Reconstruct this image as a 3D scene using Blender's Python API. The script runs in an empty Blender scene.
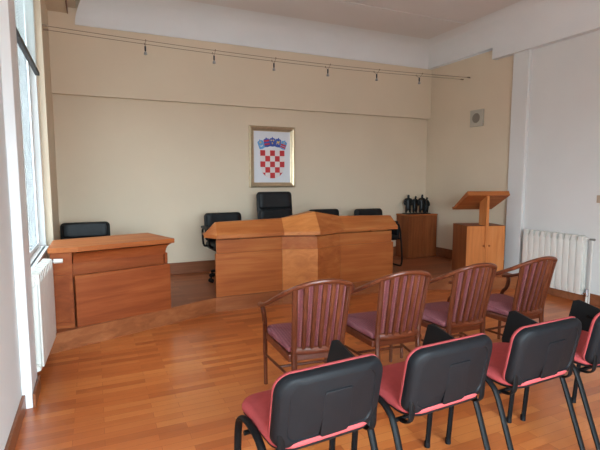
import bpy, bmesh, math, random
from mathutils import Vector, Matrix
random.seed(7)
PI = math.pi
COL = bpy.context.scene.collection

# ------------------------------------------------------------------ helpers
def lin(c):
    return tuple(((v/255)/12.92 if v/255 <= .04045 else ((v/255+.055)/1.055)**2.4) for v in c) + (1.0,)

class MB:
    """collects shapes and links them as ONE mesh object"""
    def __init__(self):
        self.bm = bmesh.new(); self.mi = 0
    def _new(self, verts, faces, M=None):
        vs = [self.bm.verts.new(M @ Vector(v) if M else Vector(v)) for v in verts]
        out = []
        for f in faces:
            try:
                fc = self.bm.faces.new([vs[i] for i in f]); fc.material_index = self.mi; out.append(fc)
            except ValueError:
                pass
        return vs, out
    def box(self, x0, x1, y0, y1, z0, z1, bev=0, seg=2, M=None):
        v = [(x, y, z) for z in (z0, z1) for y in (y0, y1) for x in (x0, x1)]
        f = [(0,2,3,1),(4,5,7,6),(0,1,5,4),(2,6,7,3),(0,4,6,2),(1,3,7,5)]
        vs, fs = self._new(v, f, M)
        if bev:
            es = list({e for q in fs for e in q.edges})
            bmesh.ops.bevel(self.bm, geom=es, offset=bev, segments=seg, affect='EDGES', profile=.5)
        return self
    def prism(self, poly, z0, z1, bev=0, seg=2, M=None):
        n = len(poly)
        v = [(x, y, z0) for x, y in poly] + [(x, y, z1) for x, y in poly]
        f = [tuple(range(n-1, -1, -1)), tuple(range(n, 2*n))] + [(i, (i+1) % n, n+(i+1) % n, n+i) for i in range(n)]
        vs, fs = self._new(v, f, M)
        if bev:
            es = list({e for q in fs for e in q.edges})
            bmesh.ops.bevel(self.bm, geom=es, offset=bev, segments=seg, affect='EDGES', profile=.5)
        return self
    def loft(self, rings, cap0=True, cap1=True, M=None):
        n = len(rings[0]); v = [p for r in rings for p in r]; f = []
        for k in range(len(rings)-1):
            for i in range(n):
                j = (i+1) % n
                f.append((k*n+i, k*n+j, (k+1)*n+j, (k+1)*n+i))
        if cap0: f.append(tuple(range(n-1, -1, -1)))
        if cap1: f.append(tuple((len(rings)-1)*n+i for i in range(n)))
        self._new(v, f, M); return self
    def tube(self, pts, r, seg=10, ry=None, M=None, up=(0,0,1), closed=False):
        pts = [Vector(p) for p in pts]; n = len(pts)
        rs = r if isinstance(r, (list, tuple)) else [r]*n
        rys = ry if isinstance(ry, (list, tuple)) else ([ry]*n if ry else rs)
        rings = []; prev = None
        for i, p in enumerate(pts):
            if closed: t = pts[(i+1) % n] - pts[i-1]
            elif i == 0: t = pts[1]-pts[0]
            elif i == n-1: t = pts[-1]-pts[-2]
            else: t = (pts[i+1]-p).normalized() + (p-pts[i-1]).normalized()
            t.normalize()
            if prev is None:
                a = Vector(up)
                if abs(a.dot(t)) > .95: a = Vector((1,0,0))
                s = a.cross(t).normalized()
            else:
                s = (prev - t*prev.dot(t)).normalized()
            prev = s; b = t.cross(s)
            rings.append([tuple(p + s*(rs[i]*math.cos(2*PI*k/seg)) + b*(rys[i]*math.sin(2*PI*k/seg))) for k in range(seg)])
        if closed:
            rings.append(rings[0]); self.loft(rings, False, False, M)
        else: self.loft(rings, True, True, M)
        return self
    def cyl(self, a, b, r, r2=None, seg=16, M=None):
        return self.tube([a, b], [r, r if r2 is None else r2], seg, M=M)
    def lathe(self, prof, seg=20, M=None):
        rings = [[(r*math.cos(2*PI*k/seg), r*math.sin(2*PI*k/seg), z) for k in range(seg)] for r, z in prof]
        return self.loft(rings, True, True, M)
    def plate(self, outline, rings, curve=None, M=None):
        """outline: closed (x,z) loop about its centre; rings: (scale or inset, y). curve(x,z)->dy"""
        n = len(outline); L = []
        for s, y in rings:
            r = []
            for x, z in outline:
                X, Z = x*s, z*s
                r.append((X, y + (curve(X, Z) if curve else 0), Z))
            L.append(r)
        self.loft(L, False, False, M)
        for r, flip in ((L[0], True), (L[-1], False)):   # graded caps
            rr = [r]
            y0 = [p[1] - (curve(p[0], p[2]) if curve else 0) for p in r]
            for q in (.75, .5, .25):
                rr.append([(p[0]*q, y0[i] + (curve(p[0]*q, p[2]*q) if curve else 0), p[2]*q) for i, p in enumerate(r)])
            c = (0, y0[0] + (curve(0, 0) if curve else 0), 0)
            v = [p for a in rr for p in a] + [c]; f = []
            for k in range(3):
                for i in range(n):
                    j = (i+1) % n; q = (k*n+i, k*n+j, (k+1)*n+j, (k+1)*n+i)
                    f.append(q[::-1] if flip else q)
            for i in range(n):
                q = (3*n+i, 3*n+(i+1) % n, 4*n); f.append(q[::-1] if flip else q)
            self._new(v, f, M)
        return self
    def build(self, name, mat, parent=None, smooth=False, loc=None, mats=None):
        bmesh.ops.remove_doubles(self.bm, verts=self.bm.verts, dist=1e-5)
        bmesh.ops.recalc_face_normals(self.bm, faces=self.bm.faces)
        me = bpy.data.meshes.new(name); self.bm.to_mesh(me); self.bm.free()
        for m in (mats or [mat]): me.materials.append(m)
        if smooth:
            for p in me.polygons: p.use_smooth = True
            try: me.set_sharp_from_angle(angle=math.radians(38 if smooth is True else smooth))
            except Exception: pass
        o = bpy.data.objects.new(name, me); COL.objects.link(o)
        if parent: o.parent = parent
        if loc: o.location = loc
        return o

def rrect(w, h, r, n=6, top_r=None):
    pts = []; tr = r if top_r is None else top_r
    for cx, cz, a0, q in ((w/2, h/2, 0, tr), (-w/2, h/2, PI/2, tr), (-w/2, -h/2, PI, r), (w/2, -h/2, 1.5*PI, r)):
        for k in range(n+1):
            a = a0 + k/n*PI/2
            pts.append((cx - math.copysign(q, cx) + q*math.cos(a), cz - math.copysign(q, cz) + q*math.sin(a)))
    return pts

def smoothpts(pts, n=6):
    P = [Vector(p) for p in pts]; out = []
    for i in range(len(P)-1):
        p0 = P[i-1] if i else P[0]*2-P[1]; p1 = P[i]; p2 = P[i+1]; p3 = P[i+2] if i+2 < len(P) else P[-1]*2-P[-2]
        for k in range(n):
            t = k/n
            out.append(.5*((2*p1)+(p2-p0)*t+(2*p0-5*p1+4*p2-p3)*t*t+(3*p1-p0-3*p2+p3)*t**3))
    out.append(P[-1]); return [tuple(v) for v in out]

def tag(o, label, cat, group=None):
    o['label'] = label; o['category'] = cat
    if group: o['group'] = group
    return o
def thing(name, label, cat, loc=(0,0,0), rz=0, group=None):
    o = bpy.data.objects.new(name, None); COL.objects.link(o); o.empty_display_size = .1
    o.location = loc; o.rotation_euler = (0,0,rz)
    return tag(o, label, cat, group)
def struct(o, label=None):
    o['kind'] = 'structure'
    if label: o['label'] = label
    return o
def dup(root, loc, rz, label):
    r = root.copy(); COL.objects.link(r); r.location = loc; r.rotation_euler = (0,0,rz); r['label'] = label
    for ch in list(root.children):
        c = ch.copy(); COL.objects.link(c); c.parent = r
        for g in list(ch.children):
            d = g.copy(); COL.objects.link(d); d.parent = c
    return r

# ------------------------------------------------------------------ materials
def nodes(name):
    m = bpy.data.materials.new(name); m.use_nodes = True
    nt = m.node_tree; return m, nt, nt.nodes['Principled BSDF']
def N(nt, t, **kw):
    n = nt.nodes.new(t)
    for k, v in kw.items(): setattr(n, k, v)
    return n
def ramp(nt, fac, stops):
    r = N(nt, 'ShaderNodeValToRGB'); e = r.color_ramp.elements
    e[0].position, e[0].color = stops[0]; e[1].position, e[1].color = stops[-1]
    for p, c in stops[1:-1]:
        q = e.new(p); q.color = c
    nt.links.new(fac, r.inputs[0]); return r.outputs[0]
def coords(nt, scale, rot=(0,0,0), src='Object'):
    tc = N(nt, 'ShaderNodeTexCoord'); mp = N(nt, 'ShaderNodeMapping')
    mp.inputs['Scale'].default_value = scale; mp.inputs['Rotation'].default_value = rot
    nt.links.new(tc.outputs[src], mp.inputs[0]); return mp.outputs[0]
def plain(name, rgb, rough=.6, metal=0, var=.06, scale=8, bump=0, bscale=200, spec=.5, coat=0):
    m, nt, b = nodes(name)
    v = coords(nt, (scale,)*3); n = N(nt, 'ShaderNodeTexNoise'); n.inputs['Detail'].default_value = 4
    n.inputs['Scale'].default_value = 1; nt.links.new(v, n.inputs['Vector'])
    c = lin(rgb); lo = tuple(x*(1-var) for x in c[:3])+(1,); hi = tuple(min(1, x*(1+var)) for x in c[:3])+(1,)
    nt.links.new(ramp(nt, n.outputs['Fac'], [(.3, lo), (.7, hi)]), b.inputs['Base Color'])
    b.inputs['Roughness'].default_value = rough; b.inputs['Metallic'].default_value = metal
    b.inputs['Specular IOR Level'].default_value = spec; b.inputs['Coat Weight'].default_value = coat
    if bump:
        n2 = N(nt, 'ShaderNodeTexNoise'); n2.inputs['Scale'].default_value = bscale; n2.inputs['Detail'].default_value = 3
        tc = N(nt, 'ShaderNodeTexCoord'); nt.links.new(tc.outputs['Object'], n2.inputs['Vector'])
        bp = N(nt, 'ShaderNodeBump'); bp.inputs['Strength'].default_value = bump; bp.inputs['Distance'].default_value = .004
        nt.links.new(n2.outputs['Fac'], bp.inputs['Height']); nt.links.new(bp.outputs[0], b.inputs['Normal'])
    return m
def wood(name, dark, mid, light, axis='x', rough=.38, s=1.0, coat=.15):
    m, nt, b = nodes(name)
    along, across = 1.2*s, 16*s
    sc = {'x': (along, across, across), 'y': (across, along, across), 'z': (across, across, along)}[axis]
    v = coords(nt, sc); n = N(nt, 'ShaderNodeTexNoise'); n.inputs['Scale'].default_value = 1
    n.inputs['Detail'].default_value = 6; n.inputs['Roughness'].default_value = .62; n.inputs['Distortion'].default_value = .7
    nt.links.new(v, n.inputs['Vector'])
    v2 = coords(nt, tuple(x*.12+.5 for x in sc)); n2 = N(nt, 'ShaderNodeTexNoise'); n2.inputs['Scale'].default_value = 1.6
    n2.inputs['Detail'].default_value = 2; nt.links.new(v2, n2.inputs['Vector'])
    mx = N(nt, 'ShaderNodeMath', operation='MULTIPLY_ADD'); mx.inputs[1].default_value = .6
    sub = N(nt, 'ShaderNodeMath', operation='MULTIPLY'); sub.inputs[1].default_value = .4
    nt.links.new(n2.outputs['Fac'], sub.inputs[0])
    nt.links.new(n.outputs['Fac'], mx.inputs[0]); nt.links.new(sub.outputs[0], mx.inputs[2])
    nt.links.new(ramp(nt, mx.outputs[0], [(.32, lin(dark)), (.5, lin(mid)), (.68, lin(light))]), b.inputs['Base Color'])
    b.inputs['Roughness'].default_value = rough; b.inputs['Coat Weight'].default_value = coat
    b.inputs['Coat Roughness'].default_value = .25; b.inputs['Specular IOR Level'].default_value = .22
    return m
def parquet(name, cols, bw=.52, rh=.07, rough=.33, coat=.15):
    m, nt, b = nodes(name)
    v = coords(nt, (1,1,1)); br = N(nt, 'ShaderNodeTexBrick'); br.offset = .37; br.offset_frequency = 2
    br.squash = 1; br.inputs['Scale'].default_value = 1; br.inputs['Brick Width'].default_value = bw; br.inputs['Row Height'].default_value = rh
    br.inputs['Mortar Size'].default_value = .0012; br.inputs['Mortar Smooth'].default_value = .4; br.inputs['Bias'].default_value = 0
    br.inputs['Color1'].default_value = (0,0,0,1); br.inputs['Color2'].default_value = (1,1,1,1); br.inputs['Mortar'].default_value = (0,0,0,1)
    nt.links.new(v, br.inputs['Vector'])
    v2 = coords(nt, (2.2, 34, 34)); n = N(nt, 'ShaderNodeTexNoise'); n.inputs['Scale'].default_value = 1; n.inputs['Detail'].default_value = 5
    n.inputs['Distortion'].default_value = .5; nt.links.new(v2, n.inputs['Vector'])
    mx = N(nt, 'ShaderNodeMixRGB'); mx.inputs[0].default_value = .34
    nt.links.new(br.outputs['Color'], mx.inputs[1]); nt.links.new(n.outputs['Fac'], mx.inputs[2])
    c = ramp(nt, mx.outputs[0], [(.05, lin(cols[0])), (.45, lin(cols[1])), (.95, lin(cols[2]))])
    dk = N(nt, 'ShaderNodeMixRGB', blend_type='MULTIPLY'); dk.inputs[2].default_value = (.8,.75,.7,1)
    nt.links.new(br.outputs['Fac'], dk.inputs[0]); nt.links.new(c, dk.inputs[1]); nt.links.new(dk.outputs[0], b.inputs['Base Color'])
    b.inputs['Roughness'].default_value = rough; b.inputs['Coat Weight'].default_value = coat; b.inputs['Coat Roughness'].default_value = .2
    return m
def stripes(name, bands, scale, axis=0, rough=.9, dots=True):
    m, nt, b = nodes(name)
    tc = N(nt, 'ShaderNodeTexCoord'); sp = N(nt, 'ShaderNodeSeparateXYZ'); nt.links.new(tc.outputs['Object'], sp.inputs[0])
    mu = N(nt, 'ShaderNodeMath', operation='MULTIPLY'); mu.inputs[1].default_value = scale; nt.links.new(sp.outputs[axis], mu.inputs[0])
    fr = N(nt, 'ShaderNodeMath', operation='FRACT'); nt.links.new(mu.outputs[0], fr.inputs[0])
    c = ramp(nt, fr.outputs[0], [(p, lin(q)) for p, q in bands])
    if dots:
        vo = N(nt, 'ShaderNodeTexVoronoi'); vo.inputs['Scale'].default_value = 90; nt.links.new(tc.outputs['Object'], vo.inputs['Vector'])
        r2 = ramp(nt, vo.outputs['Distance'], [(.15, (1.5,1.35,1.3,1)), (.45, (.9,.9,.9,1))])
        mx = N(nt, 'ShaderNodeMixRGB', blend_type='MULTIPLY'); mx.inputs[0].default_value = .8
        nt.links.new(c, mx.inputs[1]); nt.links.new(r2, mx.inputs[2]); c = mx.outputs[0]
    nt.links.new(c, b.inputs['Base Color']); b.inputs['Roughness'].default_value = rough; b.inputs['Specular IOR Level'].default_value = .2
    return m
def glass(name, tint):
    m, nt, b = nodes(name); nt.nodes.remove(b); out = nt.nodes['Material Output']
    t = N(nt, 'ShaderNodeBsdfTransparent'); t.inputs[0].default_value = (tint, tint*1.01, tint*1.01, 1)
    g = N(nt, 'ShaderNodeBsdfGlossy'); g.inputs['Roughness'].default_value = .02
    ge = N(nt, 'ShaderNodeNewGeometry'); d = N(nt, 'ShaderNodeVectorMath', operation='DOT_PRODUCT')       # Schlick reflectance of a thin pane
    nt.links.new(ge.outputs['Normal'], d.inputs[0]); nt.links.new(ge.outputs['Incoming'], d.inputs[1])
    ab = N(nt, 'ShaderNodeMath', operation='ABSOLUTE'); nt.links.new(d.outputs['Value'], ab.inputs[0])
    om = N(nt, 'ShaderNodeMath', operation='SUBTRACT'); om.inputs[0].default_value = 1; nt.links.new(ab.outputs[0], om.inputs[1])
    pw_ = N(nt, 'ShaderNodeMath', operation='POWER'); pw_.inputs[1].default_value = 5; nt.links.new(om.outputs[0], pw_.inputs[0])
    sc_ = N(nt, 'ShaderNodeMath', operation='MULTIPLY_ADD'); sc_.inputs[1].default_value = .3; sc_.inputs[2].default_value = .035; nt.links.new(pw_.outputs[0], sc_.inputs[0])
    mx = N(nt, 'ShaderNodeMixShader')
    nt.links.new(sc_.outputs[0], mx.inputs[0]); nt.links.new(t.outputs[0], mx.inputs[1]); nt.links.new(g.outputs[0], mx.inputs[2])
    nt.links.new(mx.outputs[0], out.inputs[0]); return m

WALLS = dict(var=.025, scale=1.3, bump=.05, bscale=120, spec=.25)
M_beige = plain('beige_wall_paint', (222,203,178), .85, **WALLS)
M_white = plain('white_wall_paint', (222,220,217), .85, **WALLS)
M_ceil  = plain('ceiling_paint', (222,215,211), .9, **WALLS)
M_cove  = plain('cove_paint', (228,227,226), .85, **WALLS)
M_floor = parquet('parquet', [(158,80,38), (188,102,50), (206,126,66)], .46, .068, .3)
M_podium = parquet('podium_boards', [(128,68,36), (150,82,45), (168,98,58)], .9, .09, .5, .02)
M_base  = wood('brown_baseboard_wood', (112,64,40), (134,80,52), (152,94,64), 'x')
M_riser = wood('riser_veneer', (122,68,36), (148,86,50), (170,106,66), 'x', rough=.48, coat=.03)
M_cherry = wood('cherry_veneer', (146,74,34), (170,94,46), (188,118,64), 'x', rough=.48, coat=.03)
M_cherryv = wood('cherry_veneer_upright', (133,69,32), (156,87,43), (175,111,60), 'z', rough=.48, coat=.03)
M_cherry_lit = wood('lit_cherry_veneer', (172,98,48), (196,120,62), (210,138,78), 'x', rough=.48, coat=.03)  # same cherry, window light painted in for the left-facing prow and gable
M_desk  = wood('reddish_cherry_veneer', (119,54,23), (146,72,34), (168,96,49), 'x', s=.8, rough=.48, coat=.03)
M_cabv  = wood('cabinet_veneer', (109,55,27), (134,72,37), (153,89,49), 'z', rough=.48, coat=.03)
M_lect_lit  = wood('lit_lectern_veneer', (182,106,54), (208,128,70), (220,146,88), 'z', rough=.48, coat=.03)  # window light on the lectern front is mixed into this paler colour
M_chairwood = wood('varnished_walnut', (70,32,18), (96,48,29), (122,66,42), 'z', rough=.36, s=2, coat=.15)
M_chairrail = wood('varnished_bent_rail', (78,35,20), (106,52,31), (134,74,47), 'x', rough=.32, s=2, coat=.25)
M_fabric = stripes('mauve_striped_fabric', [(0,(105,52,55)), (.3,(126,73,73)), (.5,(139,91,89)), (.7,(123,68,69)), (1,(104,52,54))], 36)
M_seatfab = stripes('mauve_seat_fabric', [(0,(130,73,82)), (.5,(153,99,104)), (1,(130,73,82))], 50)
M_red = plain('red_upholstery', (179,77,78), .85, var=.06, scale=30, bump=.25, bscale=500, spec=.25)
M_tablet = plain('black_tablet', (18,19,20), .5, var=.1, spec=.25)
M_black = plain('black_plastic', (20,21,24), .55, var=.1, scale=20, bump=.06, bscale=350, spec=.2)
M_frame = plain('black_enamel_tube', (16,16,17), .5, var=.05, spec=.12)
M_leather = plain('black_leather', (17,17,19), .48, var=.15, scale=14, bump=.35, bscale=45, spec=.3)
M_chrome = plain('chrome', (200,200,205), .15, metal=1, var=.02)
M_bronze = plain('black_bronze', (24,25,26), .38, metal=.5, var=.2, scale=20)
M_enamel = plain('white_radiator_enamel', (226,222,214), .35, var=.015)
M_pvc = plain('white_window_frame', (228,228,228), .4, var=.01)
M_blind = plain('pale_blind_slat', (206,208,202), .6, var=.02)
M_dark = plain('dark_rail', (40,40,46), .5, var=.05)
M_gilt = plain('champagne_gilt_frame', (200,178,146), .34, metal=.7, var=.08, scale=30)
M_paper = plain('white_paper', (222,222,226), .55, var=.01)
M_ered = plain('emblem_red', (196,44,48), .55, var=.04)
M_ewhite = plain('emblem_white', (228,216,214), .55, var=.02)
M_eblue = plain('emblem_blue', (58,84,166), .55, var=.05)
M_elight = plain('emblem_pale_blue', (104,158,208), .55, var=.05)
M_eyellow = plain('emblem_yellow', (226,190,90), .55, var=.05)
M_wire = plain('copper_wire', (150,126,106), .4, metal=.6, var=.03)
M_grey = plain('grey_metal', (150,146,140), .4, metal=.4, var=.05)
M_vent = plain('speaker_plastic', (186,176,160), .6, var=.02)
M_mesh = plain('speaker_mesh', (138,127,114), .7, var=.1, scale=200)
M_glass = glass('window_glass', .96)
M_dimglass = glass('dimmed_window_glass', .35)  # grey tint added to hold back daylight from the left window
M_bulb = plain('lamp_glass', (160,158,155), .15, var=.01)
M_switch = plain('tan_switch', (186,160,136), .5, var=.02)

# ------------------------------------------------------------------ the room
XL, XR, YB, YR, H = -.48, 5.38, 6.42, -1.3, 3.7
AL = -.41                                       # alcove wall on the left
struct(MB().box(-.8, 5.8, YR-.3, YB+.3, -.12, 0).build('floor', M_floor))
struct(MB().box(-.8, 5.8, YR-.3, YB+.3, H+.02, H+.17).box(-.8, 5.8, YR-.3, 5.11, H, H+.02).box(-.8, 5.8, 5.122, YB+.3, H-.004, H+.02).build('ceiling', M_ceil))

def wall_x(x0, x1, ys, openings, zt):           # wall slab along Y with window openings
    mb = MB(); y = ys[0]
    for a, b, z0, z1 in openings:
        mb.box(x0, x1, y, a, 0, zt); mb.box(x0, x1, a, b, 0, z0); mb.box(x0, x1, a, b, z1, zt); y = b
    mb.box(x0, x1, y, ys[1], 0, zt); return mb
W1 = (3.63, 5.40, .80, 3.40)
struct(wall_x(XL-.32, XL, (YR-.3, 5.44), [W1], H).build('wall_left', M_white))
struct(MB().box(XL-.32, AL, 5.44, YB, 0, H).build('wall_left_alcove', M_beige))
struct(MB().box(-.8, 5.8, YB, YB+.3, 0, H).build('wall_back', M_beige))
struct(MB().box(AL, XR, YB-.08, YB, 2.535, H).build('trim_1', M_beige))            # shallow beam across the back wall
struct(MB().box(XR, XR+.3, 4.5, YB, 0, H).build('wall_right_alcove', M_beige))
struct(MB().box(XR, XR+.3, YR-.3, 4.5, 0, H).build('wall_right', M_white))
# rear wall behind the camera, with two tall windows
R1 = (-.42, 2.2, .3, 2.5)
mb = MB(); x = XL
for a, b, z0, z1 in (R1,):
    mb.box(x, a, YR-.3, YR, 0, H); mb.box(a, b, YR-.3, YR, 0, z0); mb.box(a, b, YR-.3, YR, z1, H); x = b
mb.box(x, XR, YR-.3, YR, 0, H)
struct(mb.build('wall_rear', M_white))
# pilasters either side of the platform
struct(MB().box(XL, -.42, 3.31, 3.6, 0, H, .006).build('trim_2', M_pvc))
struct(MB().box(5.325, XR, 4.37, 4.62, 0, 3.3, .006).build('trim_3', M_white))
# baseboards
struct(MB().box(XL, XL+.02, YR, 3.31, 0, .1, .004).box(-.42, -.402, 3.3, 3.62, 0, .1, .004).box(XL, XL+.02, 3.62, 4.3, 0, .1, .004).build('baseboard_left', M_base))
struct(MB().box(5.355, XR, YR, 4.37, 0, .135, .004).build('baseboard_right', M_base))
struct(MB().box(AL, XR, YB-.025, YB, .17, .33, .004).build('baseboard_back', M_base))
struct(MB().box(5.355, XR, 4.62, YB-.025, .17, .33, .004).build('baseboard_alcove', M_base))

# podium: bowed front, flat behind the judge bench, prow at its middle
POD = [(-.41, 4.315), (1.2, 4.935), (2.02, 4.935), (2.42, 4.785), (2.82, 4.935), (3.62, 4.935), (5.38, 4.23), (5.38, YB), (-.41, YB)]
struct(MB().prism(POD, .0, .17).build('podium', M_podium))
nose = MB()
for k in range(6):
    a, b = Vector(POD[k]), Vector(POD[k+1]); d = (b-a).normalized(); nrm = Vector((d.y, -d.x))
    q = [a, b, b+nrm*.012, a+nrm*.012]
    nose.prism([tuple(p) for p in q], .0, .168)
struct(nose.build('trim_4', M_riser))                                              # veneered riser of the podium

# coved cornice: one quarter-round profile round the alcove and down the right wall, where a fascia drops below it
NS = 14
def prof(k): a = k/NS*PI/2; return 1-math.cos(a), math.sin(a)
mb = MB()
bx, by, zl, cx_, cy_ = 5.28, 6.32, 3.365, .36, .42; hz = H-.006-zl
def strip(fa, fb):
    v = []; f = []
    for k in range(NS+1): v += [fa(k), fb(k)]
    for k in range(NS): f.append((2*k, 2*k+1, 2*k+3, 2*k+2))
    mb._new(v, f)
def left(k): o, q = prof(k); return (-.12+.13*q*q, by-cy_*o, zl+hz*q)
def mitre(k): o, q = prof(k); return (bx-cx_*o, by-cy_*o, zl+hz*q)
def rear(k): o, q = prof(k); return (bx-cx_*o, YR, zl+hz*q)
strip(left, mitre); strip(mitre, rear)
yt = YB-.08; zl2 = 3.205
mb._new([(-.12, by, zl), (bx, by, zl), (bx, yt, zl), (-.12, yt, zl)], [(0,1,2,3)])
mb._new([(bx, by, zl), (XR, by, zl), (XR, yt, zl), (bx, yt, zl)], [(0,1,2,3)])
mb._new([(bx, by, zl), (bx, 4.95, zl), (XR, 4.95, zl), (XR, by, zl)], [(0,1,2,3)])
v = [left(k) for k in range(NS+1)] + [(left(k)[0], yt, left(k)[2]) for k in range(NS+1)]
mb._new(v, [(k, k+1, NS+2+k, NS+1+k) for k in range(NS)])
mb.box(bx, XR, YR, 4.95, zl2, zl)
struct(mb.build('trim_5', M_cove, smooth=30))
struct(MB().box(XL, -.2, 3.6, yt, 3.49, H).box(-.2, -.10, 3.6, yt, 3.56, H).build('trim_6', M_beige))   # boxed soffit over the window
struct(MB().box(-.2, -.19, 4.0, yt-.01, 3.48, 3.562).build('trim_7', M_base))  # dark strip standing in for the shaded slot in the soffit

# ------------------------------------------------------------------ windows
def window(n, axis, p, a, b, z0, z1, bars, pane=None):
    """frame lies in plane axis=p, spanning a..b"""
    root = bpy.data.objects.new('window_%d' % n, None); COL.objects.link(root); struct(root)
    def bx_(mb, u0, u1, w0, w1, d0, d1, bev=.004):
        if axis == 'x': mb.box(p+d0, p+d1, u0, u1, w0, w1, bev)
        else: mb.box(u0, u1, p+d0, p+d1, w0, w1, bev)
    f = MB()
    for u0, u1, w0, w1 in ((a, a+.03, z0, z1), (b-.03, b, z0, z1), (a+.04, b-.04, z0, z0+.04), (a+.04, b-.04, z1-.04, z1)):
        bx_(f, u0, u1, w0, w1, 0, .04)
    struct(f.build('window_frame', M_pvc, root))
    for q in bars:
        f = MB(); bx_(f, q-.03, q+.03, z0+.04, z1-.04, .002, .048); struct(f.build('mullion', M_pvc, root))
    f = MB(); bx_(f, a+.04, b-.04, z0+.04, z1-.04, .021, .029, 0); struct(f.build('pane', pane or M_glass, root))
    return root
w = window(1, 'x', XL-.10, *W1[:2], *W1[2:], [], M_dimglass)
struct(MB().box(XL-.02, XL+.03, W1[0], W1[1], .77, .80, .005).build('window_sill', M_pvc, w))
window(2, 'y', YR-.12, *R1, [.89])

# venetian blind, half raised
bl = thing('venetian_blind', 'pale venetian blind half raised in the window on the left, dark bottom rail', 'blind', (-.458, 4.52, 2.535))
MB().box(-.02, .02, -.75, .75, -.018, .018, .005).build('bottom_rail', M_dark, bl)
MB().box(-.02, .02, -.75, .75, .79, .835, .004).build('head_rail', M_blind, bl)
for k in range(30):
    z = .04 + k*.0242
    Mt = Matrix.Translation((0, 0, z)) @ Matrix.Rotation(math.radians(62), 4, 'Y')
    MB().box(-.0125, .0125, -.745, .745, -.0006, .0006, M=Mt).build('slat', M_blind, bl)
for y in (-.5, .5):
    MB().cyl((0, y, .01), (0, y, .80), .0015, seg=6).build('cord', M_blind, bl)

# ------------------------------------------------------------------ radiators (front faces +X locally, runs along +Y)
def radiator(label, loc, rz, n, pitch, valve_end):
    t = thing('radiator', label, 'radiator', loc, rz, 'white column radiators')
    zb, zt = .11, .83
    for k in range(n):
        y = k*pitch + pitch/2; s = MB()
        w2 = pitch*.47
        s.box(.075, .09, y-w2, y+w2, zb+.03, zt-.075, .006)                    # front fin
        s.box(-.0, .012, y-w2, y+w2, zb+.03, zt-.075, .005)                    # rear fin
        s.box(.012, .075, y-.012, y+.012, zb+.03, zt-.03, .004)                # web between them
        s.box(.02, .07, y-pitch/2, y+pitch/2, zb, zb+.05, .012)                # lower header
        s.box(.03, .06, y-pitch/2, y+pitch/2, zt-.10, zt-.06, .008)          # upper header
        s.loft([[(.008, y-w2*.8, zt-.08), (.089, y-w2*.8, zt-.08), (.089, y+w2*.8, zt-.08), (.008, y+w2*.8, zt-.08)], [(.012, y-w2*.6, zt-.05), (.089, y-w2*.6, zt-.05), (.089, y+w2*.6, zt-.05), (.012, y+w2*.6, zt-.05)],
                [(.02, y-w2*.62, zt-.004), (.085, y-w2*.62, zt-.012), (.085, y+w2*.62, zt-.012), (.02, y+w2*.62, zt-.004)]])
        s.build('section', M_enamel, t, smooth=True)
    L = n*pitch
    ye = L if valve_end > 0 else 0; d = valve_end
    for zc in (zb+.025, zt-.04):
        MB().cyl((.045, 0 if d > 0 else L, zc), (.045, -.012 if d > 0 else L+.012, zc), .022).build('end_plug', M_enamel, t, smooth=True)
    return t, L
radL, L = radiator('white column radiator below the bright window on the left', (-.468, 3.655, 0), math.radians(-2.6), 9, .081, 1)
v = MB().cyl((.045, L, .79), (.045, L+.035, .79), .014).cyl((.04, L+.02, .79), (.10, L+.02, .79), .016).build('valve_body', M_chrome, radL, smooth=True)
MB().cyl((.095, L+.02, .79), (.165, L+.02, .79), .021, .018).build('thermostat_head', M_enamel, radL, smooth=True)
for y in (.1, .6): MB().box(-.012, .02, y, y+.02, .6, .64).build('wall_bracket', M_enamel, radL)
radR, L = radiator('white column radiator on the white wall at right, behind the last wooden armchair', (5.355, 4.28, 0), PI, 10, .083, -1)
for o in radR.children: pass
MB().cyl((.045, L, .135), (.045, L+.06, .135), .014).cyl((.045, L+.055, .10), (.045, L+.055, .19), .017).build('valve_body', M_chrome, radR, smooth=True)
MB().cyl((.045, L+.055, .0), (.045, L+.055, .1), .013).cyl((.045, L+.055, .0), (.045, L+.055, .012), .03).build('lower_pipe', M_enamel, radR, smooth=True)
MB().tube(smoothpts([(.045, L+.0, .79), (.045, L+.07, .79), (.045, L+.085, .77), (.045, L+.085, .7), (.045, L+.085, .0)], 5), .008).build('return_pipe', M_enamel, radR, smooth=True)
MB().cyl((.045, L+.05, .79), (.045, L+.11, .79), .011, .014).build('valve_knob', M_grey, radR, smooth=True)
for y in (.1, .7): MB().box(-.022, .02, y, y+.02, .6, .64).build('wall_bracket', M_enamel, radR)

# ------------------------------------------------------------------ judge bench
JB = thing('judge_bench', 'long cherry veneered bench with sloping hipped top and pointed middle on the podium', 'bench', (2.415, 4.935, .17))
hw, pw, pd = 1.205, .40, .15                                # half width, half width and depth of the prow
def run(off, hwx, back):                                     # plan outline with front pushed out by off
    k = off*.55
    return [(-hwx, -off), (-pw-k*.4, -off), (0, -pd-off*1.05), (pw+k*.4, -off), (hwx, -off), (hwx, back), (-hwx, back)]
zp = .495                                                     # top of the lower panels above the podium
def panel(a, b, z0, z1, th, mat, name, inset=.0):
    a, b = Vector(a), Vector(b); d = (b-a).normalized(); nr = Vector((-d.y, d.x))
    q = [a+d*inset, b-d*inset, b-d*inset+nr*th, a+d*inset+nr*th]
    return MB().prism([tuple(p) for p in q], z0, z1, .002).build(name, mat, JB)
o1 = run(0, hw, .5)
for i, m in ((0, M_cherry), (1, M_cherry_lit), (2, M_cherry), (3, M_cherry)):  # left prow face gets the veneer with light painted in
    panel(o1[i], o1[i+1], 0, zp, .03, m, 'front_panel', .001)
o2 = run(-.018, hw-.018, .5)
for i in range(4):
    panel(o2[i], o2[i+1], zp-.02, .645, .03, M_cherry, 'frieze_panel')
o3 = run(-.08, hw-.04, .5)
for i in range(4):
    panel(o3[i], o3[i+1], .62, .69, .03, M_cherry, 'neck_panel')
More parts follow.
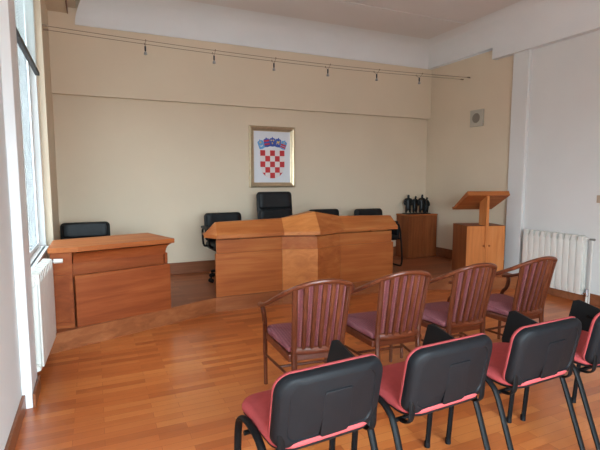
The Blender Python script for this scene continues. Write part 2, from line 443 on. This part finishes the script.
for s in (-1, 1):
    MB().box(min(s*(hw-.3), s*(hw-.33)), max(s*(hw-.3), s*(hw-.33)), .032, .40, 0, .655, .002).build('end_panel', M_cherryv, JB)
MB().box(-hw-.04, hw+.04, .10, .46, .66, .69, .003).build('worktop', M_riser, JB)
# sloping hipped top: slab edge, slopes rising to a ridge, gable over the prow
fo, ro, zs, zs2, zr, zk = .09, .05, .675, .715, .845, .937
A = [(-hw-.105, .09), (-hw-.055, .0), (-hw+.0, -fo), (-pw-.01, -fo), (.0, -pd-fo+.025), (pw+.01, -fo), (hw+.0, -fo), (hw+.055, .0), (hw+.10, .09)]
Rg = [(-hw+.02, ro), (-hw+.02, ro), (-hw+.02, ro), (-pw+.015, ro), (0.0, -.07), (pw+.01, ro), (hw-.02, ro), (hw-.02, ro), (hw-.02, ro)]
zrr = [zr, zr, zr, zr+.018, zk, zr+.018, zr, zr, zr]
def seg_mesh(i0, i1, name, mat):
    mb = MB(); n = i1-i0+1
    v = [(*A[i], zs) for i in range(i0, i1+1)] + [(*A[i], zs2) for i in range(i0, i1+1)] + [(*Rg[i], zrr[i]) for i in range(i0, i1+1)] + \
        [(Rg[i][0], ro+.04, zrr[i]) for i in range(i0, i1+1)] + [(Rg[i][0], ro+.04, zs) for i in range(i0, i1+1)]
    f = []
    for k in range(n-1):
        for r in range(4):
            f.append((r*n+k, r*n+k+1, (r+1)*n+k+1, (r+1)*n+k))
        f.append((k, 4*n+k, 4*n+k+1, k+1))
    f.append((0, n, 2*n, 3*n, 4*n)); f.append((n-1, 2*n-1, 3*n-1, 4*n-1, 5*n-1))
    mb._new(v, f); return mb.build(name, mat, JB)
seg_mesh(0, 3, 'sloping_top', M_cherry); seg_mesh(3, 4, 'gable_slope', M_cherry_lit); seg_mesh(4, 5, 'gable_slope', M_cherry); seg_mesh(5, 8, 'sloping_top', M_cherry)

# ------------------------------------------------------------------ side desk by the window
SD = thing('side_desk', 'angled reddish wooden desk at the podium edge beside the left window', 'desk', (.677, 4.70, .17), math.radians(17))
W = .90
MB().box(-W, 0, -.012, .03, 0, .47, .004).build('front_panel', M_desk, SD)
MB().box(-W+.0, -.04, .05, .08, .44, .60, .003).build('neck_panel', M_desk, SD)
mb = MB()                                                     # concave cornice under the top
n = 7; rings = []
for k in range(n):
    q = k/(n-1); e = .06*(1-math.cos(q*PI/2)); z = .575+.115*math.sin(q*PI/2)*.9 + .0*q
    rings.append([(-W-.0, .026-e, z), (-.03+e*.8, .026-e, z), (-.03+e*.8, .6, z), (-W, .6, z)])
mb.loft(rings); mb.build('cornice', M_desk, SD, smooth=25)
MB().box(-.035, -.005, .032, .62, 0, .58, .003).build('end_panel', M_desk, SD)
inv = (Matrix.Translation((.677, 4.70, .17)) @ Matrix.Rotation(math.radians(17), 4, 'Z')).inverted()
def loc2(x, y): p = inv @ Vector((x, y, .17)); return (p.x, p.y)
top = [loc2(*p) for p in ((-.385, 4.43), (-.15, 4.415), (.728, 4.67), (.535, 5.30), (-.385, 5.02))]
MB().prism(top, .685, .73, .004).build('desk_top', M_cherry, SD)
wing = [loc2(*p) for p in ((-.375, 4.475), (-.20, 4.455), (-.20, 4.9), (-.375, 4.9))]
MB().prism(wing, 0, .684, .003).build('wing_panel', M_desk, SD)
a_, b_ = Vector(loc2(-.375, 4.475)), Vector(loc2(-.20, 4.455)); d_ = (b_-a_).normalized(); n_ = Vector((d_.y, -d_.x))
fr = MB()
def bar(s0, s1, z0, z1):
    q = [a_+d_*s0, a_+d_*s0+n_*.012, a_+d_*s1+n_*.012, a_+d_*s1]; fr.prism([tuple(p) for p in q], z0, z1)
bar(.0, .17, 0, .05); bar(.145, .17, .05, .45); bar(0, .02, .05, .45); bar(0, .17, .45, .48)
fr.build('wing_moulding', M_desk, SD)

# ------------------------------------------------------------------ leather chairs (local front = +Y)
def leather_back(parent, w, z0, z1, lean, split):
    h = z1-z0; zc = (z0+z1)/2
    Mt = Matrix.Translation((0, -.22, zc)) @ Matrix.Rotation(lean, 4, 'X')
    cv = lambda x, z: .22*x*x
    b = MB(); ol = rrect(w, h, .05, 5)
    b.plate(ol, [(.93, -.045), (.985, -.035), (1, -.012), (1, .0), (.985, .01), (.95, .016)], cv, Mt)
    o = b.build('backrest', M_leather, parent, smooth=60)
    cuts = [0]+split+[1]
    for a, c in zip(cuts[:-1], cuts[1:]):
        hh = (c-a)*h-.012; cz = z0+(a+c)/2*h-zc
        q = MB(); o2 = rrect(w*.93, hh, min(.035, hh*.3), 4)
        q.plate(o2, [(1.0, .0), (1.0, .018), (.97, .034), (.9, .044)], cv, Mt @ Matrix.Translation((0, 0, cz)))
        q.build('back_cushion', M_leather, parent, smooth=60)
def swivel(name, label, loc, rz, w, ztop, split, group, arms=True):
    t = thing(name, label, 'chair', loc, rz, group)
    MB().box(-w/2, w/2, -.22, .27, .41, .51, .045, 4).build('seat', M_leather, t, smooth=60)
    leather_back(t, w, .50, ztop, math.radians(7), split)
    for s in (-1, 1) if arms else ():
        a = MB().tube(smoothpts([(s*(w/2-.02), -.10, .45), (s*(w/2+.045), -.1, .47), (s*(w/2+.05), -.13, .60), (s*(w/2+.05), -.10, .685), (s*(w/2+.05), .14, .69), (s*(w/2+.05), .2, .64), (s*(w/2+.045), .16, .5), (s*(w/2-.02), .14, .45)], 5), .014, 8)
        arm = a.build('armrest', M_frame, t, smooth=True)
        MB().box(s*(w/2+.05)-.028, s*(w/2+.05)+.028, -.12, .16, .692, .722, .012, 3).build('arm_pad', M_leather, arm, smooth=60)
    MB().cyl((0, 0, .12), (0, 0, .41), .028).box(-.1, .1, -.1, .1, .385, .412, .01).build('gas_column', M_frame, t, smooth=True)
    for k in range(5):
        a = 2*PI*k/5+PI/2; d = Vector((math.cos(a), math.sin(a), 0))
        l = MB().tube([(0, 0, .115), tuple(d*.15+Vector((0,0,.11))), tuple(d*.29+Vector((0,0,.08)))], [.03, .024, .017], 8).build('base_leg', M_frame, t, smooth=True)
        c = d*.285; e = Vector((-d.y, d.x, 0))*.012
        MB().cyl(tuple(c+e+Vector((0,0,.027))), tuple(c+e*2.4+Vector((0,0,.027))), .027).cyl(tuple(c-e+Vector((0,0,.027))), tuple(c-e*2.4+Vector((0,0,.027))), .027).cyl(tuple(c+Vector((0,0,.03))), tuple(c+Vector((0,0,.09))), .009).build('caster', M_black, l, smooth=True)
    return t
GB = 'black leather chairs behind the desks'
swivel('office_chair', 'tall black leather executive chair behind the bench under the framed emblem', (2.345, 5.79, .17), PI, .53, 1.15, [.3, .62], GB)
low = swivel('office_chair', 'low black leather chair behind the left end of the judge bench', (1.60, 5.79, .17), PI+.05, .52, .875, [.4], GB)
swivel('office_chair', 'low black leather chair behind the side desk by the window', (-.105, 5.74, .17), PI, .54, .815, [.4], GB, arms=False)
dup(low, (3.16, 5.84, .17), PI, 'low black leather chair half hidden behind the pointed middle of the judge bench')
CV = thing('visitor_chair', 'black leather cantilever chair behind the right end of the judge bench', 'chair', (3.92, 5.79, .17), PI-.03, GB)
MB().box(-.25, .25, -.22, .25, .41, .49, .035, 4).build('seat', M_leather, CV, smooth=60)
leather_back(CV, .50, .49, .865, math.radians(7), [.4])
for s in (-1, 1):
    fr = MB().tube(smoothpts([(s*.1, -.27, .015), (s*.26, -.26, .015), (s*.285, -.2, .015), (s*.285, .2, .015), (s*.285, .27, .05), (s*.285, .28, .16), (s*.285, .245, .42), (s*.285, .2, .60), (s*.285, .12, .645), (s*.285, -.2, .645)], 6), .013, 10).build('cantilever_frame', M_frame, CV, smooth=True)
    MB().box(s*.285-.02, s*.285+.02, -.19, .18, .43, .65, .012, 3).build('side_panel', M_leather, fr, smooth=60)
    MB().box(s*.285-.026, s*.285+.026, -.2, .14, .655, .69, .013, 3).build('arm_pad', M_leather, fr, smooth=60)
for a, b, r in (((-.285, .22, .43), (.285, .22, .43), .011), ((-.1, -.27, .015), (.1, -.27, .015), .013), ((-.27, -.2, .44), (.27, -.2, .44), .011)):
    MB().cyl(a, b, r).build('cross_tube', M_frame, CV, smooth=True)

# ------------------------------------------------------------------ lectern
LE = thing('lectern', 'cherry lectern cabinet with a tilted reading board on a post at right', 'lectern', (4.885, 4.553, .17), math.radians(-17))
lw, ld, lh = .555, .42, .69
MB().box(-lw/2, lw/2, .018, ld, 0, lh, .003).build('cabinet_body', M_cabv, LE)
for s in (-1, 1):
    dmb = MB().box(min(s*.002, s*(lw/2)), max(s*.002, s*(lw/2)), 0, .0175, .005, lh-.004, .002).build('door', M_lect_lit, LE)
    MB().lathe([(.006, 0), (.006, .012), (.013, .016), (.015, .024), (.009, .03)], 14, Matrix.Translation((s*.04, 0, .415)) @ Matrix.Rotation(PI/2, 4, 'X')).build('knob', M_cherry, dmb, smooth=True)
post = MB()
PY = [(-.02, .38), (-.02, 1.12), (.17, 1.03), (.17, lh), (-.001, lh), (-.001, .38)]
post._new([(x, y, z) for x in (-.02, .02) for y, z in PY], [(0,1,2,3,4,5), (11,10,9,8,7,6)]+[(i, (i+1) % 6, 6+(i+1) % 6, 6+i) for i in range(6)])
post.build('post', M_lect_lit, LE)
Mt = Matrix.Translation((0, -.01, 1.165)) @ Matrix.Rotation(math.radians(-31), 4, 'X')
MB().loft([[(-.30, 0, -.065), (.30, 0, -.065), (.30, 0, .0), (-.30, 0, .0)], [(-.30, .50, -.022), (.30, .50, -.022), (.30, .50, .0), (-.30, .50, .0)]], M=Mt).build('reading_board', M_cherry, LE)
MB().box(-.30, .30, .485, .50, .0, .018, .003, M=Mt).build('book_ledge', M_cherry, LE)

# ------------------------------------------------------------------ pedestal cabinet and bronze
CB = thing('pedestal_cabinet', 'plain wooden cabinet in the right corner of the podium carrying a bronze group', 'cabinet', (5.04, 6.05, .17), 0)
MB().box(-.298, .298, .018, .34, 0, .715, .003).build('cabinet_body', M_cabv, CB)
MB().box(-.304, .304, -.004, .345, .715, .735, .003).build('cabinet_top', M_cherry, CB)
for s in (-1, 1):
    MB().box(min(s*.0015, s*.2965), max(s*.0015, s*.2965), 0, .0175, .006, .712, .002).build('door', M_cabv, CB)
SC = thing('bronze_sculpture', 'dark bronze group of standing men on the corner cabinet', 'sculpture', (5.03, 6.21, .905), math.radians(-10))
MB().box(-.235, .225, -.07, .075, 0, .014, .004).build('base', M_bronze, SC)
FAT = {'pel': 1.35, 'wa': 1.4, 'ch': 1.35, 'kl': 1.45, 'kr': 1.45, 'fl': 1.5, 'fr': 1.5, 'sl': 1.35, 'sr': 1.35, 'el': 1.45, 'er': 1.45, 'hd': 1.1, 'ht': 1.1, 'ne': 1.2}
def figure(x, y, turn, h, lean):
    k = h/.33
    P = {'pel': (0,0,.13), 'wa': (0,0,.165), 'ch': (0,.004,.215), 'ne': (lean*.5,0,.262), 'hd': (lean,-.006,.296), 'ht': (lean,-.006,.322),
         'sl': (-.046,0,.238), 'el': (-.075,-.006,.18), 'hl': (-.046,-.034,.14), 'sr': (.046,0,.238), 'er': (.075,-.006,.18), 'hr': (.046,-.034,.14),
         'kl': (-.026,-.012,.075), 'fl': (-.034,-.002,.022), 'tl': (-.036,-.03,.018), 'kr': (.026,-.006,.075), 'fr': (.034,.004,.022), 'tr': (.036,-.026,.018)}
    E = [('pel','wa'),('wa','ch'),('ch','ne'),('ne','hd'),('hd','ht'),('ch','sl'),('sl','el'),('el','hl'),('ch','sr'),('sr','er'),('er','hr'),('pel','kl'),('kl','fl'),('fl','tl'),('pel','kr'),('kr','fr'),('fr','tr')]
    RD = {'pel': .034, 'wa': .031, 'ch': .038, 'ne': .015, 'hd': .023, 'ht': .014, 'sl': .02, 'el': .016, 'hl': .012, 'sr': .02, 'er': .016, 'hr': .012, 'kl': .021, 'fl': .014, 'tl': .01, 'kr': .021, 'fr': .014, 'tr': .01}
    keys = list(P); me = bpy.data.meshes.new('figure')
    me.from_pydata([Vector(P[q])*k for q in keys], [(keys.index(a), keys.index(b)) for a, b in E], [])
    o = bpy.data.objects.new('figure', me); COL.objects.link(o)
    sk = o.modifiers.new('skin', 'SKIN'); o.modifiers.new('sub', 'SUBSURF').levels = 1
    for i, q in enumerate(keys):
        d = me.skin_vertices[0].data[i]; d.radius = (RD[q]*k*FAT.get(q, 1.2), RD[q]*k*FAT.get(q, 1.2)*.85); d.use_root = (q == 'pel')
    sk.use_smooth_shade = True
    dg = bpy.context.evaluated_depsgraph_get(); ev = bpy.data.meshes.new_from_object(o.evaluated_get(dg))
    bpy.data.objects.remove(o)
    for p in ev.polygons: p.use_smooth = True
    ev.materials.clear(); ev.materials.append(M_bronze)
    f = bpy.data.objects.new('figure', ev); COL.objects.link(f); f.parent = SC
    f.location = (x, y, .006); f.rotation_euler = (0, 0, turn)
figure(-.165, .0, -.25, .335, .0); figure(-.03, .02, .2, .31, .012); figure(.09, -.005, -.1, .335, .0); figure(.185, .015, .3, .285, .008)

# ------------------------------------------------------------------ framed coat of arms
PX, PZ, PYF = 2.462, 1.825, YB
PF = thing('framed_emblem', 'champagne framed print of a red and white chequered shield with crown on the back wall', 'picture', (PX, PYF, PZ))
w2, h2_, fw = .365, .452, .075
prf = [(0, 0), (0, -.03), (.02, -.042), (.045, -.032), (.06, -.018), (fw, -.014), (fw, 0)]
rings = []
for q, y in prf:
    rings.append([(-w2+q, y, -h2_+q), (w2-q, y, -h2_+q), (w2-q, y, h2_-q), (-w2+q, y, h2_-q)])
MB().loft(rings, False, False).build('frame', M_gilt, PF, smooth=20)
MB().box(-w2+fw-.004, w2-fw+.004, -.010, -.002, -h2_+fw-.004, h2_-fw+.004).build('print_sheet', M_paper, PF)
def flat(poly, y, mb): mb._new([(x, y, z) for x, z in poly]+[(x, y+.001, z) for x, z in poly], [tuple(range(len(poly))), tuple(range(2*len(poly)-1, len(poly)-1, -1))]+[(i, (i+1) % len(poly), len(poly)+(i+1) % len(poly), len(poly)+i) for i in range(len(poly))])
cw, ch_ = .0775, .083; sx0, sz0 = -2.5*cw+.004, .10
def clip_poly(poly):                                            # keep what lies inside the rounded shield bottom
    out = []
    cx, cz, rx, rz_ = .004, sz0-2.6*ch_, 2.5*cw, 2.45*ch_
    for i in range(len(poly)):
        a, b = poly[i], poly[(i+1) % len(poly)]
        for k in range(8):
            t = k/8; x, z = a[0]+(b[0]-a[0])*t, a[1]+(b[1]-a[1])*t
            if z < cz:
                u, v_ = (x-cx)/rx, (z-cz)/rz_; r = math.hypot(u, v_)
                if r > 1: x, z = cx+u/r*rx, cz+v_/r*rz_
            out.append((x, z))
    return out
sh = MB()
for r in range(5):
    for c in range(5):
        sh.mi = 0 if (r+c) % 2 == 0 else 1
        q = [(sx0+c*cw, sz0-(r+1)*ch_), (sx0+(c+1)*cw, sz0-(r+1)*ch_), (sx0+(c+1)*cw, sz0-r*ch_), (sx0+c*cw, sz0-r*ch_)]
        flat(clip_poly(q), -.0115, sh)
sh.build('chequered_shield', None, PF, mats=[M_ered, M_ewhite])
cr = MB()
for k in range(5):
    a = (k-2)*.17; cx, cz = .004+(k-2)*.092, .232-.010*(k-2)**2+.006
    ca, sa = math.cos(-a), math.sin(-a)
    def T(p): return (cx+p[0]*ca-p[1]*sa, cz+p[0]*sa+p[1]*ca)
    S = [(-.046, -.075), (0, -.083), (.046, -.075), (.047, .03), (.03, .042), (.012, .045), (0, .066), (-.012, .045), (-.03, .042), (-.047, .03)]
    cr.mi = (1, 0, 0, 0, 1)[k]; flat([T(p) for p in S], -.0115, cr)
    def mark(poly, m): cr.mi = m; flat([T(p) for p in poly], -.0125, cr)
    star = lambda x, z, r: [(x+r*(1 if i % 2 == 0 else .45)*math.sin(i*PI/6), z+r*(1 if i % 2 == 0 else .45)*math.cos(i*PI/6)) for i in range(12)]
    if k == 0:
        mark(star(0, .015, .02), 3); mark([(-.028, -.02), (-.018, -.042), (0, -.05), (.018, -.042), (.028, -.02), (.012, -.034), (-.012, -.034)], 4)
    elif k == 1:
        mark([(-.042, .0), (.042, .0), (.042, .024), (-.042, .024)], 2); mark([(-.041, -.05), (.041, -.05), (.042, -.026), (-.042, -.026)], 2)
    elif k == 2:
        for x, z in ((-.018, .01), (.018, .01), (0, -.032)): mark(star(x, z, .016), 3)
    elif k == 3:
        mark([(-.024, -.04), (-.018, -.01), (-.022, .008), (.012, .004), (.02, .024), (.028, .014), (.02, -.004), (.022, -.04), (.012, -.04), (.01, -.018), (-.008, -.018), (-.014, -.04)], 3)
    else:
        mark([(-.041, -.062), (.041, -.062), (.041, -.04), (-.041, -.04)], 2); mark([(-.042, -.03), (.042, -.03), (.042, -.006), (-.042, -.006)], 2); mark(star(0, .018, .014), 3)
cr.build('crown_of_shields', None, PF, mats=[M_eblue, M_elight, M_ered, M_eyellow, M_ewhite])

# ------------------------------------------------------------------ small fittings
WA, WB, WZ = 5.46, 5.60, 3.06
for y, lb in ((WA, 'thin lighting wire across the platform, the one nearer the chairs'), (WB, 'thin lighting wire across the platform, the one nearer the back wall')):
    pts = [(AL+(XR-AL)*k/20, y, WZ-.055*math.sin(PI*k/20)) for k in range(21)]
    tag(MB().tube(pts,   .0035, 6).cyl((AL, y, WZ), (AL+.05, y, WZ), .009).cyl((XR-.05, y, WZ), (XR, y, WZ), .009).build('light_wire', M_wire, smooth=True), lb, 'wire', 'low voltage lighting wires')
ords = ['leftmost', 'second from left', 'third from left, above the framed emblem', 'third from right, right of the framed emblem', 'second from right', 'rightmost, near the alcove corner']
proto = None
for k, x in enumerate((.60, 1.385, 2.155, 2.93, 3.71, 4.46)):
    z = WZ-.055*math.sin(PI*(x-AL)/(XR-AL)); lab = 'small halogen spotlight clipped to the ceiling wires, ' + ords[k]
    if proto is None:
        proto = thing('wire_spotlight', lab, 'spotlight', (x, .5*(WA+WB), z), 0, 'spotlights on the ceiling wires')
        for yy in (-.07, .07): MB().cyl((0, yy, -.008), (0, yy, .012), .006, seg=8).tube([(0, yy, .0), (0, 0, -.05)], .0022, 6).build('clip', M_wire, proto, smooth=True)
        MB().lathe([(.007, -.10), (.010, -.085), (.010, -.045), (.005, -.04)], 12).build('lamp_holder', M_dark, proto, smooth=True)
        MB().lathe([(.01, -.135), (.019, -.132), (.015, -.11), (.008, -.10)], 14).build('bulb', M_bulb, proto, smooth=True)
    else: dup(proto, (x, .5*(WA+WB), z), 0, lab)
VS = thing('wall_speaker', 'square beige wall speaker high on the alcove wall at right', 'speaker', (XR, 5.27, 2.42))
MB().box(-.035, 0, -.125, .125, -.125, .125, .006).build('speaker_box', M_vent, VS)
MB().lathe([(.075, 0), (.07, .008), (.02, .010)], 24, Matrix.Translation((-.034, 0, 0)) @ Matrix.Rotation(-PI/2, 4, 'Y')).build('speaker_grille', M_mesh, VS, smooth=True)
SW = thing('wall_switch', 'small tan wall switch at the right edge of the white wall', 'switch', (XR, 3.345, 1.265))
MB().box(-.012, 0, -.045, .045, -.045, .045, .005).build('switch_plate', M_switch, SW)
MB().box(-.018, -.011, -.022, .022, -.03, .03, .003).build('rocker', M_switch, SW)

# ------------------------------------------------------------------ wooden armchairs (front = +Y)
def armchair(label):
    t = thing('wooden_armchair', label, 'chair', (0,0,0), 0, 'wooden armchairs in the front row')
    ol = [(-.235, .25), (-.235, .2), (-.20, -.23), (.20, -.23), (.235, .2), (.235, .25), (.2, .28), (-.2, .28)]
    MB().prism(ol, .345, .395, .008).build('seat_frame', M_chairrail, t)
    sp = [(x*.97, y*.96+.004) for x, y in ol]
    MB().prism(sp, .397, .44, .02, 4).build('seat_cushion', M_seatfab, t, smooth=60)
    for s in (-1, 1):
        MB().tube(smoothpts([(s*.235, .245, 0), (s*.238, .245, .2), (s*.24, .24, .43), (s*.252, .20, .50), (s*.262, .19, .565), (s*.266, .2, .60)], 5), [.014]*6+[.017]*20, 8, M=None).build('front_leg', M_chairwood, t, smooth=True)
        MB().tube(smoothpts([(s*.168, -.275, 0), (s*.164, -.25, .2), (s*.162, -.235, .43), (s*.168, -.268, .62), (s*.178, -.31, .835)], 5), .017, 8, ry=.02).build('rear_leg', M_chairwood, t, smooth=True)
        MB().cyl((s*.237, .245, .225), (s*.164, -.25, .225), .0095, seg=8).build('side_stretcher', M_chairwood, t, smooth=True)
    MB().cyl((-.205, .0, .225), (.205, .0, .225), .0095, seg=8).build('cross_stretcher', M_chairwood, t, smooth=True)
    rail = smoothpts([(-.268, .26, .60), (-.272, .19, .612), (-.268, .06, .655), (-.257, -.10, .725), (-.222, -.25, .80), (-.16, -.328, .85), (-.085, -.36, .876), (0, -.37, .885),
                      (.085, -.36, .876), (.16, -.328, .85), (.222, -.25, .80), (.257, -.10, .725), (.268, .06, .655), (.272, .19, .612), (.268, .26, .60)], 5)
    MB().tube(rail, .021, 10, ry=.015).build('bent_arm_rail', M_chairrail, t, smooth=True)
    # back: lower rail, slats fanning upward, padded striped panel inside them
    def bp(u, q):                                            # u -1..1 across, q 0..1 up the back
        hw_ = .158+.016*q; x = u*hw_
        y = -.235-.075*q-.055*(1-u*u)*(.35+.65*q); z = .405+.435*q+.03*q*(1-u*u)
        return Vector((x, y, z))
    MB().tube([tuple(bp(u/6, .03)+Vector((0,0,0))) for u in range(-6, 7)], .012, 8, ry=.026).build('lower_back_rail', M_chairrail, t, smooth=True)
    pad = MB(); nu, nq = 12, 8; v = []; f = []
    for sd in (0, 1):
        for i in range(nq+1):
            for j in range(nu+1):
                p = bp(-.93+1.86*j/nu, .06+.92*i/nq); ed = min(j, nu-j, 1)*min(i, nq-i, 1)
                v.append(tuple(p+Vector((0, .008 if sd == 0 else .022+.018*ed, 0))))
    n1 = (nu+1)*(nq+1)
    for i in range(nq):
        for j in range(nu):
            a = i*(nu+1)+j; q = (a, a+1, a+nu+2, a+nu+1); f.append(q); f.append(tuple(n1+k for k in q[::-1]))
    edge = [j for j in range(nu+1)]+[i*(nu+1)+nu for i in range(1, nq+1)]+[nq*(nu+1)+j for j in range(nu-1, -1, -1)]+[i*(nu+1) for i in range(nq-1, 0, -1)]
    for a, b in zip(edge, edge[1:]+edge[:1]): f.append((a, n1+a, n1+b, b))
    pad._new(v, f); pad.build('back_pad', M_fabric, t, smooth=60)
    for u in (-.66, -.33, 0, .33, .66):
        MB().tube([tuple(bp(u, q/6)+Vector((0,.0,0))) for q in range(0, 7)], [.0145+.002*q/6 for q in range(7)], 8, ry=.008, up=(0,1,0)).build('slat', M_chairwood, t, smooth=True)
    return t
ac = armchair('wooden armchair with striped back, leftmost of the front row, its left arm in full view')
AC = [(1.30, 2.74, -7), (1.915, 2.74, -5), (2.53, 2.74, -2), (3.185, 2.74, 0)]
labs = ['', 'wooden armchair with striped back, second from left in the front row', 'wooden armchair with striped back in front of the lectern, third from left', 'wooden armchair with striped back, rightmost of the row, in front of the white radiator']
for k, (x, y, a) in enumerate(AC):
    if k == 0: ac.location = (x, y, 0); ac.rotation_euler = (0,0,math.radians(a))
    else: dup(ac, (x, y, 0), math.radians(a), labs[k])

# ------------------------------------------------------------------ red conference chairs (front = +Y)
def red_chair(label):
    t = thing('conference_chair', label, 'chair', (0,0,0), 0, 'red conference chairs in the near row')
    seatM = Matrix.Translation((0, .03, .47)) @ Matrix.Rotation(PI/2, 4, 'X')
    cv = lambda x, z: -.10*max(0, abs(z)-.13)**1.0*(1 if z > 0 else .0) - .12*x*x + .012
    # seat pan and cushion lie in XY: plate's y is up after the turn
    up = Matrix.Translation((0, .06, .462)) @ Matrix(((1,0,0,0),(0,0,1,0),(0,1,0,0),(0,0,0,1)))
    MB().plate(rrect(.455, .43, .09, 6), [(.95, -.004), (1, .006), (1, .014)], cv, up).build('seat_pan', M_black, t, smooth=60)
    MB().plate(rrect(.465, .44, .09, 6), [(.98, .0145), (1, .022), (1, .036), (.97, .05), (.9, .056)], cv, up).build('seat_cushion', M_red, t, smooth=60)
    bM = Matrix.Translation((0, -.17, .638)) @ Matrix.Rotation(math.radians(11), 4, 'X')
    bc = lambda x, z: .55*x*x + .35*z*z*(1 if z > 0 else .3)
    ol = [(x, z-(.018*(1-(x/.245)**2) if z < -.1 else 0)) for x, z in rrect(.49, .30, .045, 7, .075)]
    sh = MB().plate(ol, [(.78, -.025), (.80, -.031), (.93, -.031), (.975, -.025), (1, -.010), (1, .004)], bc, bM)
    shell = sh.build('back_shell', M_black, t, smooth=35)
    MB().plate(rrect(.13, .20, .012, 3), [(.95, -.0278), (.985, -.0274), (1, -.0262), (1, -.018)], lambda x, z: bc(x+.0, z-.03), bM @ Matrix.Translation((.01, 0, -.03))).build('shell_boss', M_black, shell, smooth=35)
    MB().plate([(x*1.004, z*1.006) for x, z in ol], [(1, .0045), (1.003, .010), (.988, .021), (.93, .031)], bc, bM).build('back_cushion', M_red, t, smooth=60)
    for s in (-1, 1):
        x = s*.252
        pts = smoothpts([(x, -.245, 0), (x, -.16, .22), (x, -.085, .41), (x, -.045, .465), (x, .02, .492), (x, .11, .495), (x, .175, .468), (x, .20, .41), (x, .212, .3), (x, .235, 0)], 5)
        fr = MB().tube(pts, .0115, 10, ry=.017, up=(1,0,0)).build('side_frame', M_frame, t, smooth=True)
        for yy in (-.245, .235): MB().cyl((x, yy, 0), (x, yy+(.001), .03), .016).build('foot_cap', M_black, fr, smooth=True)
        MB().tube(smoothpts([(s*.215, -.07, .437), (s*.215, -.115, .442), (s*.215, -.143, .462), (s*.215, -.150, .50), (s*.215, -.152, .56)], 4), .006, 8, ry=.017, up=(1,0,0)).build('back_bracket', M_frame, t, smooth=True)
    MB().cyl((-.252, .13, .425), (.252, .13, .425), .011).build('front_rail', M_frame, t, smooth=True)
    MB().cyl((-.252, -.07, .435), (.252, -.07, .435), .010).build('rear_rail', M_frame, t, smooth=True)
    # folded writing tablet on its post at the right hand side
    MB().tube(smoothpts([(.255, .09, .43), (.275, .10, .45), (.272, .11, .52), (.275, .15, .59), (.285, .2, .60)], 5), .011, 8).build('tablet_post', M_frame, t, smooth=True)
    tb = Matrix.Translation((.29, .19, .592)) @ Matrix.Rotation(math.radians(12), 4, 'Y')
    ol2 = [(.005, y, z) for y, z in [(-.17, .03), (-.15, .055), (.085, .10), (.12, .085), (.135, -.09), (.12, -.13), (.02, -.12), (-.12, -.04)]]
    MB().loft([[(x_, y, z) for _, y, z in ol2] for x_ in (-.008, .008)], M=tb).build('writing_tablet', M_tablet, t, smooth=20)
    return t
rc = red_chair('red conference chair with black back, leftmost of the near row')
RC = [(.80, 1.645, 4), (1.41, 1.645, 3), (2.04, 1.645, 2), (2.645, 1.645, 2)]
rl = ['', 'red conference chair with black back, second from left in the near row', 'red conference chair with black back, third from left, showing full back and rear legs', 'red conference chair cut off by the right edge of the photo']
for k, (x, y, a) in enumerate(RC):
    if k == 0: rc.location = (x, y, 0); rc.rotation_euler = (0,0,math.radians(a))
    else: dup(rc, (x, y, 0), math.radians(a), rl[k])

# ------------------------------------------------------------------ daylight
wd = bpy.data.worlds.new('overcast_sky'); bpy.context.scene.world = wd; wd.use_nodes = True
bg = wd.node_tree.nodes['Background']; bg.inputs[1].default_value = 6.0
wt = wd.node_tree; tc = N(wt, 'ShaderNodeTexCoord'); sx = N(wt, 'ShaderNodeSeparateXYZ'); wt.links.new(tc.outputs['Generated'], sx.inputs[0])
mr = N(wt, 'ShaderNodeMapRange'); mr.inputs['From Min'].default_value = -1; mr.inputs['From Max'].default_value = 1; wt.links.new(sx.outputs[2], mr.inputs[0])
wt.links.new(ramp(wt, mr.outputs[0], [(.0, (.235, .27, .275, 1)), (.485, (.26, .295, .31, 1)), (.515, (.60, .74, .83, 1)), (1, (1.32, 1.62, 1.80, 1))]), bg.inputs[0])   # overcast dome over pale ground
def portal(loc, rot, sx, sy):
    l = bpy.data.lights.new('window_portal', 'AREA'); l.shape = 'RECTANGLE'; l.size = sx; l.size_y = sy
    l.cycles.is_portal = True
    o = bpy.data.objects.new('window_portal', l); COL.objects.link(o); o.location = loc; o.rotation_euler = rot
portal((XL-.30, (W1[0]+W1[1])/2, (W1[2]+W1[3])/2), (0, -PI/2, 0), W1[3]-W1[2], W1[1]-W1[0])
for r in (R1,): portal(((r[0]+r[1])/2, YR-.28, (r[2]+r[3])/2), (PI/2, 0, 0), r[1]-r[0], r[3]-r[2])

# ------------------------------------------------------------------ camera
cd = bpy.data.cameras.new('camera'); cd.sensor_width = 36; cd.lens = 452.2/600*36; cd.clip_start = .02
cam = bpy.data.objects.new('camera', cd); COL.objects.link(cam); cam.location = (0, 0, 1.5)
cam.rotation_euler = (math.radians(90-5.82), 0, math.radians(-24.49))
sc = bpy.context.scene; sc.camera = cam
sc.view_settings.view_transform = 'Standard'; sc.view_settings.look = 'None'
sc.view_settings.gamma = 1; sc.view_settings.use_curve_mapping = False
sc.view_settings.exposure = 2.33
